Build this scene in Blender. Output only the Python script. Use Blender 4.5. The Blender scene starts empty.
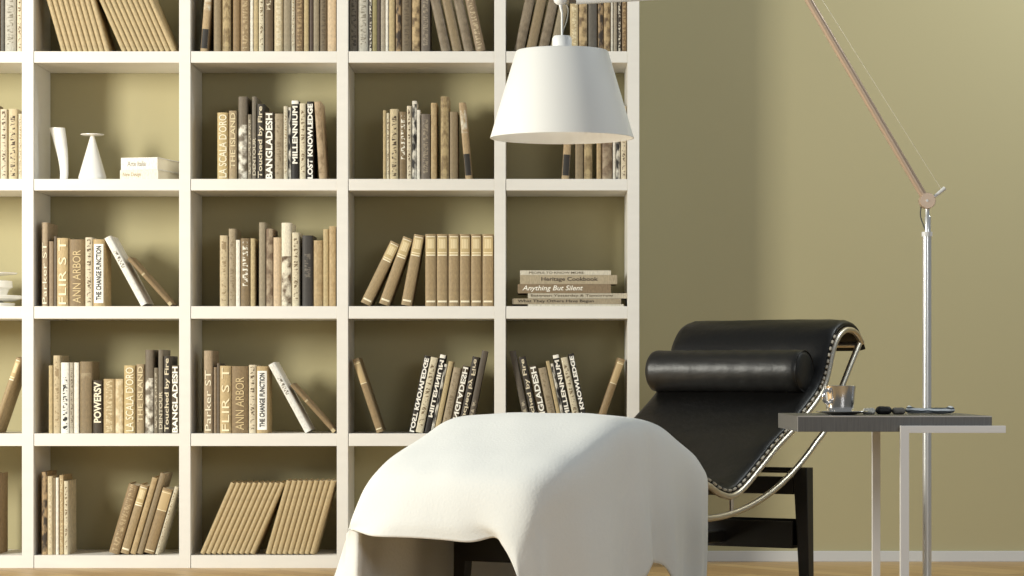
import bpy, bmesh, math, random
from mathutils import Vector, Matrix
random.seed(7)
C = bpy.context.scene.collection
SC = bpy.context.scene
R = math.radians
H = 0.597            # eye height
F = 2800.0           # focal length in pixels of a 1024 px frame
# ---------------------------------------------------------------- camera, light, exposure
cam_d = bpy.data.cameras.new('camera'); cam = bpy.data.objects.new('camera', cam_d); C.objects.link(cam)
cam.location = (0, 0, H); cam.rotation_euler = (R(90), 0, 0)
cam_d.sensor_width = 36; cam_d.lens = F / 1024 * 36
cam_d.shift_x = -24 / 1024; cam_d.shift_y = 87.5 / 1024
cam_d.clip_start = 0.05; cam_d.clip_end = 100
SC.camera = cam
w = bpy.data.worlds.new('world'); SC.world = w; w.use_nodes = True
bg = w.node_tree.nodes['Background']
bg.inputs[0].default_value = (0.84, 0.93, 1.0, 1); bg.inputs[1].default_value = 0.21

def area(name, loc, target, sx, sy, power, color):
    d = bpy.data.lights.new(name, 'AREA'); d.shape = 'RECTANGLE'; d.size = sx; d.size_y = sy
    d.energy = power; d.color = color
    o = bpy.data.objects.new(name, d); C.objects.link(o); o.location = loc
    o.rotation_euler = (Vector(target) - Vector(loc)).to_track_quat('-Z', 'Y').to_euler()
    return o
area('window_light', (-3.25, 6.15, 1.6), (-0.3, 8.0, 0.8), 0.6, 1.1, 150, (1.0, 0.975, 0.87))
area('room_light', (2.3, 7.9, 2.75), (1.5, 8.99, 1.3), 0.7, 0.4, 27, (0.94, 1.0, 1.0))
area('front_light', (1.5, 3.0, 1.7), (0.7, 6.5, 0.6), 1.2, 0.9, 28, (0.97, 0.985, 1.0))
SC.view_settings.view_transform = 'Standard'; SC.view_settings.look = 'None'
SC.view_settings.gamma = 1; SC.view_settings.use_curve_mapping = False
SC.view_settings.exposure = 0.0

# ---------------------------------------------------------------- helpers
def lin(c):
    return tuple(((v / 255) / 12.92 if v / 255 <= 0.04045 else ((v / 255 + 0.055) / 1.055) ** 2.4) for v in c[:3]) + (1,)
MATS = {}
def mat(name, c, rough=0.5, metal=0.0, bump=None, vary=None, spec=None, aniso=None):
    if name in MATS: return MATS[name]
    m = bpy.data.materials.new(name); m.use_nodes = True; nt = m.node_tree; b = nt.nodes['Principled BSDF']
    b.inputs['Base Color'].default_value = lin(c); b.inputs['Roughness'].default_value = rough; b.inputs['Metallic'].default_value = metal
    if spec is not None: b.inputs['Specular IOR Level'].default_value = spec
    tc = nt.nodes.new('ShaderNodeTexCoord')
    if vary:      # (scale vector, amount)
        mp = nt.nodes.new('ShaderNodeMapping'); mp.inputs['Scale'].default_value = vary[0]
        nt.links.new(tc.outputs['Object'], mp.inputs[0])
        n = nt.nodes.new('ShaderNodeTexNoise'); n.inputs['Scale'].default_value = 1; n.inputs['Detail'].default_value = 4
        nt.links.new(mp.outputs[0], n.inputs['Vector'])
        r = nt.nodes.new('ShaderNodeMapRange'); r.inputs[1].default_value = .3; r.inputs[2].default_value = .7
        r.inputs[3].default_value = 1 - vary[1]; r.inputs[4].default_value = 1 + vary[1]
        nt.links.new(n.outputs[0], r.inputs[0])
        h = nt.nodes.new('ShaderNodeHueSaturation'); h.inputs['Color'].default_value = lin(c)
        nt.links.new(r.outputs[0], h.inputs['Value']); nt.links.new(h.outputs[0], b.inputs['Base Color'])
    if bump:      # (scale, strength, distance)
        n = nt.nodes.new('ShaderNodeTexNoise'); n.inputs['Scale'].default_value = bump[0]; n.inputs['Detail'].default_value = 5
        nt.links.new(tc.outputs['Object'], n.inputs['Vector'])
        bp = nt.nodes.new('ShaderNodeBump'); bp.inputs['Strength'].default_value = bump[1]; bp.inputs['Distance'].default_value = bump[2]
        nt.links.new(n.outputs[0], bp.inputs['Height']); nt.links.new(bp.outputs[0], b.inputs['Normal'])
    MATS[name] = m
    return m

def math_node(nt, op, a, b=None):
    n = nt.nodes.new('ShaderNodeMath'); n.operation = op
    for i, v in enumerate((a, b)):
        if v is None: continue
        if isinstance(v, (int, float)): n.inputs[i].default_value = v
        else: nt.links.new(v, n.inputs[i])
    return n.outputs[0]

def book_mat(base, ink=None, mode=None, f0=.1, f1=.9):
    """cloth or paper cover; 'print' = fine unreadable print up the spine, 'patch' = mottled picture spine, 'weave' = ornamental bands"""
    key = ('book', base, ink, mode, f0, f1)
    if key in MATS: return MATS[key]
    m = bpy.data.materials.new('book_cover'); m.use_nodes = True; nt = m.node_tree; b = nt.nodes['Principled BSDF']
    b.inputs['Roughness'].default_value = .6; b.inputs['Base Color'].default_value = lin(base)
    if mode:
        tc = nt.nodes.new('ShaderNodeTexCoord'); sp = nt.nodes.new('ShaderNodeSeparateXYZ'); nt.links.new(tc.outputs['Generated'], sp.inputs[0])
        so = nt.nodes.new('ShaderNodeSeparateXYZ'); nt.links.new(tc.outputs['Object'], so.inputs[0])
        gx, gy, gz = sp.outputs; ox, oy, oz = so.outputs
        cb = nt.nodes.new('ShaderNodeCombineXYZ')
        if mode == 'print':
            nt.links.new(math_node(nt, 'MULTIPLY', gx, 2.2), cb.inputs[0]); nt.links.new(math_node(nt, 'MULTIPLY', oz, 190), cb.inputs[2])
        elif mode == 'patch':
            nt.links.new(math_node(nt, 'MULTIPLY', gx, 1.2), cb.inputs[0]); nt.links.new(math_node(nt, 'MULTIPLY', oz, 38), cb.inputs[2])
        else:
            nt.links.new(math_node(nt, 'MULTIPLY', math_node(nt, 'ABSOLUTE', math_node(nt, 'SUBTRACT', gx, .5)), 3), cb.inputs[0]); nt.links.new(math_node(nt, 'MULTIPLY', oz, 60), cb.inputs[2])
        cb.inputs[1].default_value = (hash(key) % 97) * .0 + len(str(key)) * .37 + base[0] * .11
        n = nt.nodes.new('ShaderNodeTexNoise'); n.inputs['Scale'].default_value = 1; n.inputs['Detail'].default_value = 2 if mode == 'print' else 3
        nt.links.new(cb.outputs[0], n.inputs['Vector'])
        r = nt.nodes.new('ShaderNodeMapRange'); lo, hi = {'print': (.5, .56), 'patch': (.42, .6), 'weave': (.4, .62)}[mode]
        r.inputs[1].default_value = lo; r.inputs[2].default_value = hi; nt.links.new(n.outputs[0], r.inputs[0])
        fac = r.outputs[0]
        inx = math_node(nt, 'LESS_THAN', math_node(nt, 'ABSOLUTE', math_node(nt, 'SUBTRACT', gx, .5)), .27 if mode == 'print' else .47)
        inz = math_node(nt, 'MULTIPLY', math_node(nt, 'GREATER_THAN', gz, f0), math_node(nt, 'LESS_THAN', gz, f1))
        iny = math_node(nt, 'LESS_THAN', gy, .06)
        fac = math_node(nt, 'MULTIPLY', math_node(nt, 'MULTIPLY', fac, inx), math_node(nt, 'MULTIPLY', inz, iny))
        mx = nt.nodes.new('ShaderNodeMix'); mx.data_type = 'RGBA'
        mx.inputs[6].default_value = lin(base); mx.inputs[7].default_value = lin(ink)
        nt.links.new(fac, mx.inputs[0]); nt.links.new(mx.outputs[2], b.inputs['Base Color'])
    # light wear: small uneven value over the cover
    src = b.inputs['Base Color'].links[0].from_socket if b.inputs['Base Color'].links else None
    tw = nt.nodes.new('ShaderNodeTexCoord'); mw = nt.nodes.new('ShaderNodeMapping'); mw.inputs['Scale'].default_value = (260, 60, 90); nt.links.new(tw.outputs['Object'], mw.inputs[0])
    nw = nt.nodes.new('ShaderNodeTexNoise'); nw.inputs['Scale'].default_value = 1; nw.inputs['Detail'].default_value = 4; nt.links.new(mw.outputs[0], nw.inputs['Vector'])
    rw = nt.nodes.new('ShaderNodeMapRange'); rw.inputs[1].default_value = .3; rw.inputs[2].default_value = .7; rw.inputs[3].default_value = .72; rw.inputs[4].default_value = 1.02; nt.links.new(nw.outputs[0], rw.inputs[0])
    hw = nt.nodes.new('ShaderNodeHueSaturation'); hw.inputs['Color'].default_value = lin(base); hw.inputs['Saturation'].default_value = .92; nt.links.new(rw.outputs[0], hw.inputs['Value'])
    if src: nt.links.new(src, hw.inputs['Color'])
    nt.links.new(hw.outputs[0], b.inputs['Base Color'])
    MATS[key] = m
    return m

def link(name, me, parent=None):
    o = bpy.data.objects.new(name, me); C.objects.link(o)
    if parent: o.parent = parent
    return o
def finish(name, bm, m, parent=None, smooth=False, angle=None):
    me = bpy.data.meshes.new(name); bmesh.ops.recalc_face_normals(bm, faces=bm.faces[:]); bm.to_mesh(me); bm.free()
    for mm in (m if isinstance(m, (list, tuple)) else [m]): me.materials.append(mm)
    if smooth:
        me.polygons.foreach_set('use_smooth', [True] * len(me.polygons))
        if angle:
            me.set_sharp_from_angle(angle=R(angle))
    return link(name, me, parent)
def tag(o, label=None, cat=None, group=None, kind=None):
    if label: o['label'] = label
    if cat: o['category'] = cat
    if group: o['group'] = group
    if kind: o['kind'] = kind
    return o
def empty(name, loc, label, cat, group=None, roty=0, rotz=0):
    o = bpy.data.objects.new(name, None); C.objects.link(o); o.location = loc; o.rotation_euler = (0, roty, rotz)
    o.empty_display_size = .05
    return tag(o, label, cat, group)
def box(bm, x0, x1, y0, y1, z0, z1, bev=0):
    r = bmesh.ops.create_cube(bm, size=1)
    for v in r['verts']:
        v.co = Vector(((x0 + x1) / 2 + v.co.x * (x1 - x0), (y0 + y1) / 2 + v.co.y * (y1 - y0), (z0 + z1) / 2 + v.co.z * (z1 - z0)))
    if bev:
        es = list({e for v in r['verts'] for e in v.link_edges})
        bmesh.ops.bevel(bm, geom=es, offset=bev, segments=2, affect='EDGES', profile=.7)
def tube(bm, pts, r, seg=12, caps=True):
    pts = [Vector(p) for p in pts]; n = len(pts); rr = r if isinstance(r, (list, tuple)) else [r] * n
    t = (pts[1] - pts[0]).normalized(); a = t.orthogonal().normalized(); rings = []
    for i, p in enumerate(pts):
        d = ((pts[min(i + 1, n - 1)] - p).normalized() + (p - pts[max(i - 1, 0)]).normalized())
        d = d.normalized() if d.length > 1e-6 else t
        q = t.rotation_difference(d); a = (q @ a); a = (a - d * a.dot(d)).normalized(); t = d; b = t.cross(a)
        rings.append([bm.verts.new(p + (a * math.cos(2 * math.pi * k / seg) + b * math.sin(2 * math.pi * k / seg)) * rr[i]) for k in range(seg)])
    for i in range(n - 1):
        for k in range(seg):
            bm.faces.new((rings[i][k], rings[i][(k + 1) % seg], rings[i + 1][(k + 1) % seg], rings[i + 1][k]))
    if caps:
        bm.faces.new(rings[0]); bm.faces.new(rings[-1])
def lathe(bm, prof, seg=40, cx=0, cy=0, cz=0, close=False):
    rings = []
    for (r, z) in prof:
        if r < 1e-5: rings.append([bm.verts.new((cx, cy, cz + z))])
        else: rings.append([bm.verts.new((cx + r * math.cos(2 * math.pi * k / seg), cy + r * math.sin(2 * math.pi * k / seg), cz + z)) for k in range(seg)])
    pairs = list(zip(rings, rings[1:])) + ([(rings[-1], rings[0])] if close else [])
    for A, B in pairs:
        for k in range(seg):
            k2 = (k + 1) % seg
            if len(A) == 1 and len(B) == 1: continue
            if len(A) == 1: bm.faces.new((A[0], B[k2], B[k]))
            elif len(B) == 1: bm.faces.new((A[k], A[k2], B[0]))
            else: bm.faces.new((A[k], A[k2], B[k2], B[k]))
def spline(pts, n):
    """Catmull-Rom through pts, n steps per span"""
    P = [Vector(p) for p in pts]; P = [P[0] * 2 - P[1]] + P + [P[-1] * 2 - P[-2]]; out = []
    for i in range(1, len(P) - 2):
        for k in range(n):
            t = k / n; a, b, c, d = P[i - 1:i + 3]
            out.append(.5 * ((2 * b) + (c - a) * t + (2 * a - 5 * b + 4 * c - d) * t * t + (3 * b - a - 3 * c + d) * t ** 3))
    out.append(P[-2]); return out
def at(px, py, Y):     # a point of the place seen at a pixel, at distance Y
    return Vector(((px - 536) / F * Y, Y, H - (py - 375.5) / F * Y))

WHITE = mat('white_lacquer', (236, 233, 226), .45, vary=((9, 9, 40), .02))
YS, DEP = 8.68, 0.31          # bookcase front, depth
WY = YS + DEP                 # wall plane
S = YS / F
def zs(y): return H - (y - 375.5) * S
def xs(x): return (x - 536) * S

# ---------------------------------------------------------------- the room
def wood_floor():
    m = bpy.data.materials.new('oak_parquet'); m.use_nodes = True; nt = m.node_tree; b = nt.nodes['Principled BSDF']
    b.inputs['Roughness'].default_value = .42
    tc = nt.nodes.new('ShaderNodeTexCoord'); mp = nt.nodes.new('ShaderNodeMapping'); mp.inputs['Rotation'].default_value = (0, 0, R(52))
    nt.links.new(tc.outputs['Object'], mp.inputs[0])
    br = nt.nodes.new('ShaderNodeTexBrick'); br.inputs['Scale'].default_value = 1; br.inputs['Brick Width'].default_value = .5; br.inputs['Row Height'].default_value = .085
    br.inputs['Mortar Size'].default_value = .0012; br.inputs['Color1'].default_value = lin((205, 172, 118)); br.inputs['Color2'].default_value = lin((180, 144, 94)); br.inputs['Mortar'].default_value = lin((120, 92, 60))
    nt.links.new(mp.outputs[0], br.inputs['Vector'])
    m2 = nt.nodes.new('ShaderNodeMapping'); m2.inputs['Scale'].default_value = (3, 60, 1); nt.links.new(mp.outputs[0], m2.inputs[0])
    n = nt.nodes.new('ShaderNodeTexNoise'); n.inputs['Scale'].default_value = 1; n.inputs['Detail'].default_value = 5; nt.links.new(m2.outputs[0], n.inputs['Vector'])
    h = nt.nodes.new('ShaderNodeHueSaturation'); nt.links.new(br.outputs[0], h.inputs['Color'])
    r = nt.nodes.new('ShaderNodeMapRange'); r.inputs[3].default_value = .8; r.inputs[4].default_value = 1.15; nt.links.new(n.outputs[0], r.inputs[0]); nt.links.new(r.outputs[0], h.inputs['Value'])
    nt.links.new(h.outputs[0], b.inputs['Base Color'])
    return m
bm = bmesh.new(); box(bm, -5, 4.5, 0.5, WY + .1, -.1, 0); tag(finish('floor', bm, wood_floor()), kind='structure')
bm = bmesh.new(); box(bm, -5, 4.5, WY, WY + .1, 0, 3.4); tag(finish('wall_back', bm, mat('olive_wall_paint', (177, 168, 131), .85, bump=(180, .06, .002))), kind='structure')
bm = bmesh.new(); box(bm, xs(639.3) + .003, 4.5, WY - .012, WY, 0, .034, .002); tag(finish('baseboard_back', bm, mat('grey_white_baseboard', (205, 206, 206), .5)), kind='structure')

# ---------------------------------------------------------------- bookcase
bc = empty('bookcase', (xs(330), YS + DEP / 2, 0), 'tall white open bookcase with square compartments standing against the olive wall', 'bookcase')
def bpart(name, bm):
    o = finish(name, bm, WHITE); o.parent = bc; o.matrix_parent_inverse = Matrix.Translation(bc.location).inverted(); return o
POST = [(-135.3, -124), (21.9, 33.5), (179.1, 190.4), (336.8, 348), (494.3, 505.6), (627.5, 639.3)]
ROW = [(-76.4, -64.9), (51.2, 62.6), (178.9, 190.4), (306.2, 318.6), (433.5, 446), (555.4, 568.1)]
for a, b in POST:
    bm = bmesh.new(); box(bm, xs(a), xs(b), YS, YS + DEP - .006, 0, zs(ROW[0][0]), .0012); bpart('upright', bm)
for (a, b), (c, d) in zip(POST, POST[1:]):
    for (t, u) in ROW:
        bm = bmesh.new(); box(bm, xs(b) + .0018, xs(c) - .0002, YS + .0015, YS + DEP - .006, zs(u) if u < 560 else 0, zs(t), .001); bpart('shelf_board', bm)

# ---------------------------------------------------------------- lettering
TEXT = {}
def text_mesh(s, bold=.0, shear=0):
    k = (s, bold, shear)
    if k in TEXT: return TEXT[k]
    cu = bpy.data.curves.new('lettering', 'FONT'); cu.body = s; cu.resolution_u = 3; cu.offset = bold; cu.shear = shear
    o = bpy.data.objects.new('lettering', cu); C.objects.link(o); bpy.context.view_layer.update()
    me = bpy.data.meshes.new_from_object(o.evaluated_get(bpy.context.evaluated_depsgraph_get()))
    bpy.data.objects.remove(o)
    x = [v.co.x for v in me.vertices]; y = [v.co.y for v in me.vertices]
    sx, sy = max(x) - min(x), max(y) - min(y)
    for v in me.vertices: v.co.x = (v.co.x - min(x)) / sx; v.co.y = (v.co.y - min(y)) / sy; v.co.z = 0
    TEXT[k] = me; return me
def lettering(s, parent, x0, z0, length, height, c, yoff, up=True, bold=.015, mirror=False, shear=0, name='title'):
    """flat letters on a spine; up: reading from bottom to top, else left to right; (x0,z0) low corner of the field"""
    me = text_mesh(s, bold, shear).copy(); me.materials.clear(); me.materials.append(mat('ink_%d_%d_%d' % c, c, .6))
    for v in me.vertices:
        a, b = v.co.x, v.co.y
        if mirror: b = 1 - b
        if up: v.co = Vector((x0 + (1 - b) * height, yoff, z0 + a * length))
        else: v.co = Vector((x0 + a * length, yoff, z0 + b * height))
    return link(name, me, parent)

# ---------------------------------------------------------------- books
CREAM = (245, 236, 210)
ST = {
 'scala': dict(c=(205, 180, 122), n='gold-tan book', T="LA SCALA D'ORO", tc=CREAM, tw=.72, tb=.005),
 'island': dict(c=(172, 150, 112), n='dull tan book', T="THE ISLAND", tc=(222, 206, 168), tw=.62, tr=(.16, .97)),
 'collage': dict(c=(120, 108, 90), n='grey-brown book with pale picture', ink=(244, 238, 222), m='patch', r=(0, .66)),
 'slimgrey': dict(c=(132, 120, 98), n='slim grey-brown book', ink=(205, 195, 170), m='print'),
 'detour': dict(c=(122, 112, 95), n='tall slim grey book', T='DENTOUR', tc=(214, 204, 180), tr=(.05, .5), tw=.7),
 'fire': dict(c=(62, 54, 44), n='black-brown book', T='Touched by Fire', tc=(226, 214, 186), tw=.72, tr=(.02, .97), tb=.02),
 'bangla': dict(c=(92, 78, 58), n='dark brown book', T='BANGLADESH', tc=(255, 252, 240), tw=.74, tr=(.01, .98), tb=.03),
 'oatmeal': dict(c=(170, 153, 122), n='oatmeal book', ink=(140, 122, 92), m='print'),
 'creamstrip': dict(c=(215, 205, 178), n='slim cream book', ink=(170, 150, 112), m='print'),
 'blackprint': dict(c=(232, 226, 210), n='narrow black-and-white printed book', ink=(30, 26, 22), m='patch', r=(0, .96)),
 'millen': dict(c=(40, 35, 30), n='black book with white cap', T='MILLENNIUM', tc=(255, 250, 236), tw=.74, tr=(.2, .93), tb=.03, B=[(.955, .998, (250, 246, 234))]),
 'palecream': dict(c=(224, 212, 180), n='pale cream book', ink=(128, 108, 74), m='print'),
 'lost': dict(c=(48, 42, 34), n='black book', T='LOST KNOWLEDGE', tc=(255, 252, 242), tw=.76, tr=(.01, .97), tb=.04),
 'tanpage': dict(c=(188, 162, 124), n='tan book with pale fore-edge', ink=(150, 124, 88), m='patch'),
 'goldslim': dict(c=(198, 176, 126), n='slim golden book'),
 'printtan': dict(c=(205, 186, 146), n='tan printed book', ink=(160, 136, 96), m='print'),
 'whiteblack': dict(c=(250, 248, 238), n='white book with small black print', ink=(30, 28, 24), m='print', r=(.05, .8)),
 'whiteslim': dict(c=(246, 240, 224), n='slim white book'),
 'greyprint': dict(c=(188, 178, 156), n='grey printed book', ink=(96, 84, 64), m='print'),
 'umber': dict(c=(140, 120, 86), n='umber cloth book', ink=(168, 150, 116), m='patch', r=(.76, .84)),
 'power': dict(c=(72, 60, 44), n='short dark book', T='POWERSV', tc=CREAM, tw=.74, tr=(.2, .97), tb=.03),
 'tanletter': dict(c=(190, 164, 116), n='tan book with pale lettering', ink=(222, 204, 160), m='print', r=(.03, .97)),
 'mottle': dict(c=(208, 184, 136), n='mottled tan book', ink=(236, 220, 184), m='patch', r=(0, 1)),
 'parker': dict(c=(176, 154, 122), n='tall taupe book', T='Parker ST', tc=CREAM, tw=.66, tr=(.03, .76), tb=.0),
 'taupeslim': dict(c=(152, 130, 100), n='slim taupe book'),
 'darkslim': dict(c=(112, 98, 80), n='slim dark taupe book'),
 'flirs': dict(c=(202, 176, 124), n='golden book', T='FLIR S T', tc=(248, 236, 200), tw=.66, tr=(.03, .97), tb=.0),
 'ann': dict(c=(144, 120, 82), n='wide brown book', T='ANN ARBOR', tc=(214, 192, 146), tw=.52, tr=(.05, .84), tb=.0),
 'creamink': dict(c=(226, 212, 182), n='cream book with brown print', ink=(104, 84, 54), m='print', r=(.05, .97)),
 'change': dict(c=(196, 168, 116), n='tan book with white title label', B=[(.05, .93, (254, 252, 244), .82)], T='THE CHANGE FUNCTION', tc=(28, 24, 20), tw=.46, tr=(.09, .9), tb=.03),
 'white': dict(c=(250, 247, 238), n='white book', ink=(120, 112, 96), m='print', r=(.55, .8)),
 'brownslim': dict(c=(150, 124, 84), n='slim brown book', B=[(.0, .06, (196, 178, 140)), (.64, .67, (196, 178, 140))]),
 'vol': dict(c=(172, 147, 104), n='tan bound volume', B=[(.70, .955, (200, 178, 130), .86), (.80, .93, (232, 214, 172), .62), (.70, .716, (250, 240, 212), .8), (.735, .748, (244, 230, 196), .8), (.958, .97, (246, 234, 204), .8), (.055, .08, (246, 234, 204), .8)]),
 'volslim': dict(c=(160, 134, 92), n='narrow tan volume', B=[(.66, .96, (196, 172, 128), .9), (.66, .67, (240, 226, 190), .9), (.93, .94, (240, 226, 190), .9), (.04, .055, (240, 226, 190), .8)]),
 'darklabel': dict(c=(186, 158, 114), n='tan book with black label', B=[(.05, .33, (46, 42, 38), 1.0)], ink=(230, 222, 200), m='patch', r=(.6, .9)),
 'thin': dict(c=(196, 172, 124), n='thin buff journal', ridge=True),
 'brown': dict(c=(150, 130, 96), n='plain brown book'),
 'orna': dict(c=(190, 166, 116), n='gold ornamented book', ink=(138, 114, 72), m='weave', r=(0, 1)),
 'stripe': dict(c=(150, 122, 80), n='brown book with pale stripe', ink=(222, 198, 148), m='print', r=(0, .0)),
 'brownprint': dict(c=(156, 130, 90), n='brown printed book', ink=(196, 172, 128), m='print', r=(0, 1)),
 'script': dict(c=(112, 92, 62), n='dark brown book with cream script', ink=(236, 222, 188), m='print', r=(.5, 1)),
 'buff': dict(c=(212, 194, 154), n='buff book', ink=(230, 216, 182), m='print'),
 'stone': dict(c=(160, 146, 118), n='stone-coloured book'),
 'bronze': dict(c=(134, 108, 72), n='bronze printed book', ink=(186, 158, 112), m='print', r=(0, 1)),
 'pinkish': dict(c=(216, 190, 152), n='pale peach book'),
 'greyband': dict(c=(138, 127, 108), n='grey-brown book with dark print', ink=(84, 74, 60), m='print'),
 'silver': dict(c=(198, 192, 176), n='silver-grey book', ink=(140, 132, 114), m='print'),
 'darkwhite': dict(c=(72, 62, 52), n='narrow dark book with white print', ink=(238, 230, 210), m='print', r=(.0, 1)),
 'olive': dict(c=(160, 148, 96), n='olive book'),
 'choc': dict(c=(92, 76, 64), n='chocolate book'),
 'ash': dict(c=(178, 166, 144), n='ash-coloured book'),
 'checker': dict(c=(178, 148, 104), n='brown book with dark bands', ink=(66, 54, 42), m='patch', r=(0, 1)),
 'khaki': dict(c=(122, 106, 80), n='khaki book', ink=(98, 84, 62), m='print'),
 'antique': dict(c=(200, 172, 122), n='antique patterned book', ink=(110, 86, 54), m='patch', r=(0, 1)),
 'slate': dict(c=(118, 106, 92), n='slate-brown book', ink=(164, 150, 128), m='print'),
 'worn': dict(c=(146, 130, 106), n='worn taupe volume', ink=(126, 110, 86), m='patch', r=(0, 1)),
 'worntext': dict(c=(156, 134, 104), n='worn taupe volume with pale lettering', ink=(212, 192, 154), m='print', r=(0, 1)),
 'creamtitle': dict(c=(206, 184, 136), n='cream-tan book with raised letters', ink=(238, 222, 180), m='print', r=(0, 1)),
 'charcoal': dict(c=(104, 98, 88), n='charcoal book'),
 'culture': dict(c=(212, 194, 152), n='cream book with dark lettering', ink=(78, 60, 40), m='print', r=(.05, .9)),
 'whiteletters': dict(c=(134, 112, 76), n='brown book with white lettering', ink=(250, 244, 226), m='print', r=(.3, .95)),
 'leaf': dict(c=(240, 230, 204), n='white book with leaf picture', ink=(104, 80, 50), m='patch', r=(.0, .6)),
 'noir': dict(c=(66, 62, 58), n='glossy black book', ink=(122, 114, 102), m='print', r=(.4, .75)),
 'sand': dict(c=(196, 170, 122), n='sand-coloured book', ink=(182, 154, 106), m='patch', r=(0, 1)),
 'darkpat': dict(c=(126, 102, 76), n='dark patterned brown book', ink=(176, 156, 126), m='patch', r=(0, 1)),
 'tallgrey': dict(c=(98, 88, 74), n='tall dark grey book', ink=(190, 178, 152), m='print', r=(.05, .4)),
}
PAGES = mat('book_pages', (238, 230, 208), .9, vary=((400, 3, 3), .05))
ORD = ['first', 'second', 'third', 'fourth', 'fifth', 'sixth', 'seventh', 'eighth', 'ninth', 'tenth', 'eleventh', 'twelfth', 'thirteenth', 'fourteenth', 'fifteenth', 'sixteenth', 'seventeenth', 'eighteenth', 'nineteenth', 'twentieth']
ROWN = ['top row', 'second row', 'third row', 'fourth row', 'bottom row']
COLN = ['column cut off at left edge', 'first full column', 'second full column', 'third full column', 'narrow right column']
SB = (YS + .03) / F         # metres per pixel at the spines

BUL = [.16]
def book_parts(root, t, h, d, st, side=0, mirror=False):
    """spine at local y=0 facing -y; side=-1: x runs -t..0"""
    BUL[0] = .45 if st.get('ridge') else .34 if st['n'].endswith('volume') or 'volume' in st['n'] else .2
    x0 = -t if side < 0 else 0; x1 = x0 + t; b = min(.0025, t * .16); q = .0030
    bm = bmesh.new()
    # cover: rounded spine and two boards, one folded sheet
    n = 6; outer = [(x0, d)]; inner = []
    for k in range(n + 1):
        a = math.pi * k / n; outer.append(((x0 + x1) / 2 - math.cos(a) * t / 2, q - math.sin(a) * min(.006, t * BUL[0]) + .001))
    outer.append((x1, d))
    inner = [(x1 - b, d), (x1 - b, q + b), (x0 + b, q + b), (x0 + b, d)]
    ring = outer + inner
    lo = [bm.verts.new((x, y, 0)) for x, y in ring]; hi = [bm.verts.new((x, y, h)) for x, y in ring]
    for i in range(len(ring)):
        j = (i + 1) % len(ring); bm.faces.new((lo[i], lo[j], hi[j], hi[i]))
    bm.faces.new(lo); bm.faces.new(hi[::-1])
    bmesh.ops.triangulate(bm, faces=[f for f in bm.faces if len(f.verts) > 4])
    r = st.get('r', (.08, .92))
    cm = book_mat(st['c'], st.get('ink'), st.get('m'), r[0], r[1])
    finish('cover', bm, cm, root, smooth=True, angle=35)
    bm = bmesh.new(); e = .0032 if h > .1 else .001
    box(bm, x0 + b, x1 - b, q + b, d - .004, e, h - e); finish('page_block', bm, PAGES, root)
    yf = q - min(.006, t * BUL[0]) + .001
    for B in st.get('B', []):
        wd = (B[3] if len(B) > 3 else .98) * t; bm = bmesh.new(); xm = (x0 + x1) / 2; m_ = 6
        rows = []
        for k in range(m_ + 1):
            xx = xm - wd / 2 + wd * k / m_; a = math.acos(max(-1, min(1, (xm - xx) / (t / 2)))); yy = q - math.sin(a) * min(.006, t * BUL[0]) + .0006 - .0003 * (B[1] - B[0] < .1)
            rows.append((bm.verts.new((xx, yy, B[0] * h)), bm.verts.new((xx, yy, B[1] * h))))
        for (a, b2), (c, d2) in zip(rows, rows[1:]): bm.faces.new((a, c, d2, b2))
        rr = bmesh.ops.extrude_face_region(bm, geom=bm.faces[:])
        for v in rr['geom']:
            if isinstance(v, bmesh.types.BMVert): v.co.y -= .0003
        o = finish('spine_label' if B[1] - B[0] > .1 else 'spine_band', bm, mat('label_%d_%d_%d' % B[2], B[2], .6), root)
    if st.get('ridge'):
        pass
    if 'T' in st and t > .012:
        f0, f1 = st.get('tr', (.03, .97)); hh = t * st['tw']
        lettering(st['T'], root, (x0 + x1) / 2 - hh / 2, f0 * h, (f1 - f0) * h, hh, st['tc'], yf - .0016, bold=st.get('tb', .015), mirror=mirror)

def place_books(row, col, ox, oy, base, items, k=5.12):
    """items: (x0, x1, ytop, style[, angle]) in the enlarged picture; leaning ones give their left edge at the board and thickness"""
    zb = zs(ROW[row + 1][0]) + .0003; N = len(items)
    for i, it in enumerate(items):
        x0, x1, yt, sty = it[:4]; ang = it[4] if len(it) > 4 else 0; mir = it[5] if len(it) > 5 else False
        st = ST[sty]; X0 = (ox + x0 / k - 536) * SB; t = (x1 - x0) / k * SB - .0006
        Hh = (base - yt) / k * SB; a = R(ang)
        rnd = random.uniform(0, .006) if not ang else 0.0
        if ang:
            h = (Hh - t * math.sin(abs(a))) / math.cos(a)
        else: h = Hh
        side = 0; X = X0 + .0003
        if ang > 0: X = X0 + (t + .0006) / math.cos(a); side = -1
        d = min(.235, max(.13, h * .68))
        words = st['n'] + (' titled ' + st['T'] if 'T' in st and len(st['T']) > 8 else '')
        lean = ' leaning right' if ang > 8 else ' leaning left' if ang < -8 else ''
        lab = '%s%s, %s of %d from left, %s, %s' % (words, lean, ORD[i], N, ROWN[row], COLN[col])
        ws = lab.split()
        if len(ws) > 16: lab = '%s%s, %s from left, %s, %s' % (words, lean, ORD[i], ROWN[row], COLN[col])
        if len(lab.split()) > 16: lab = '%s, %s from left, %s, %s' % (words, ORD[i], ROWN[row], COLN[col])
        if len(lab.split()) > 16: lab = '%s, %s from left, %s, %s' % (st['n'], ORD[i], ROWN[row], COLN[col])
        e = empty('book', (X, YS + .028 + rnd, zb), lab, 'book', 'books in the %s, %s' % (ROWN[row], COLN[col]), roty=a)
        book_parts(e, t, h, d, st, side, mir)

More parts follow.
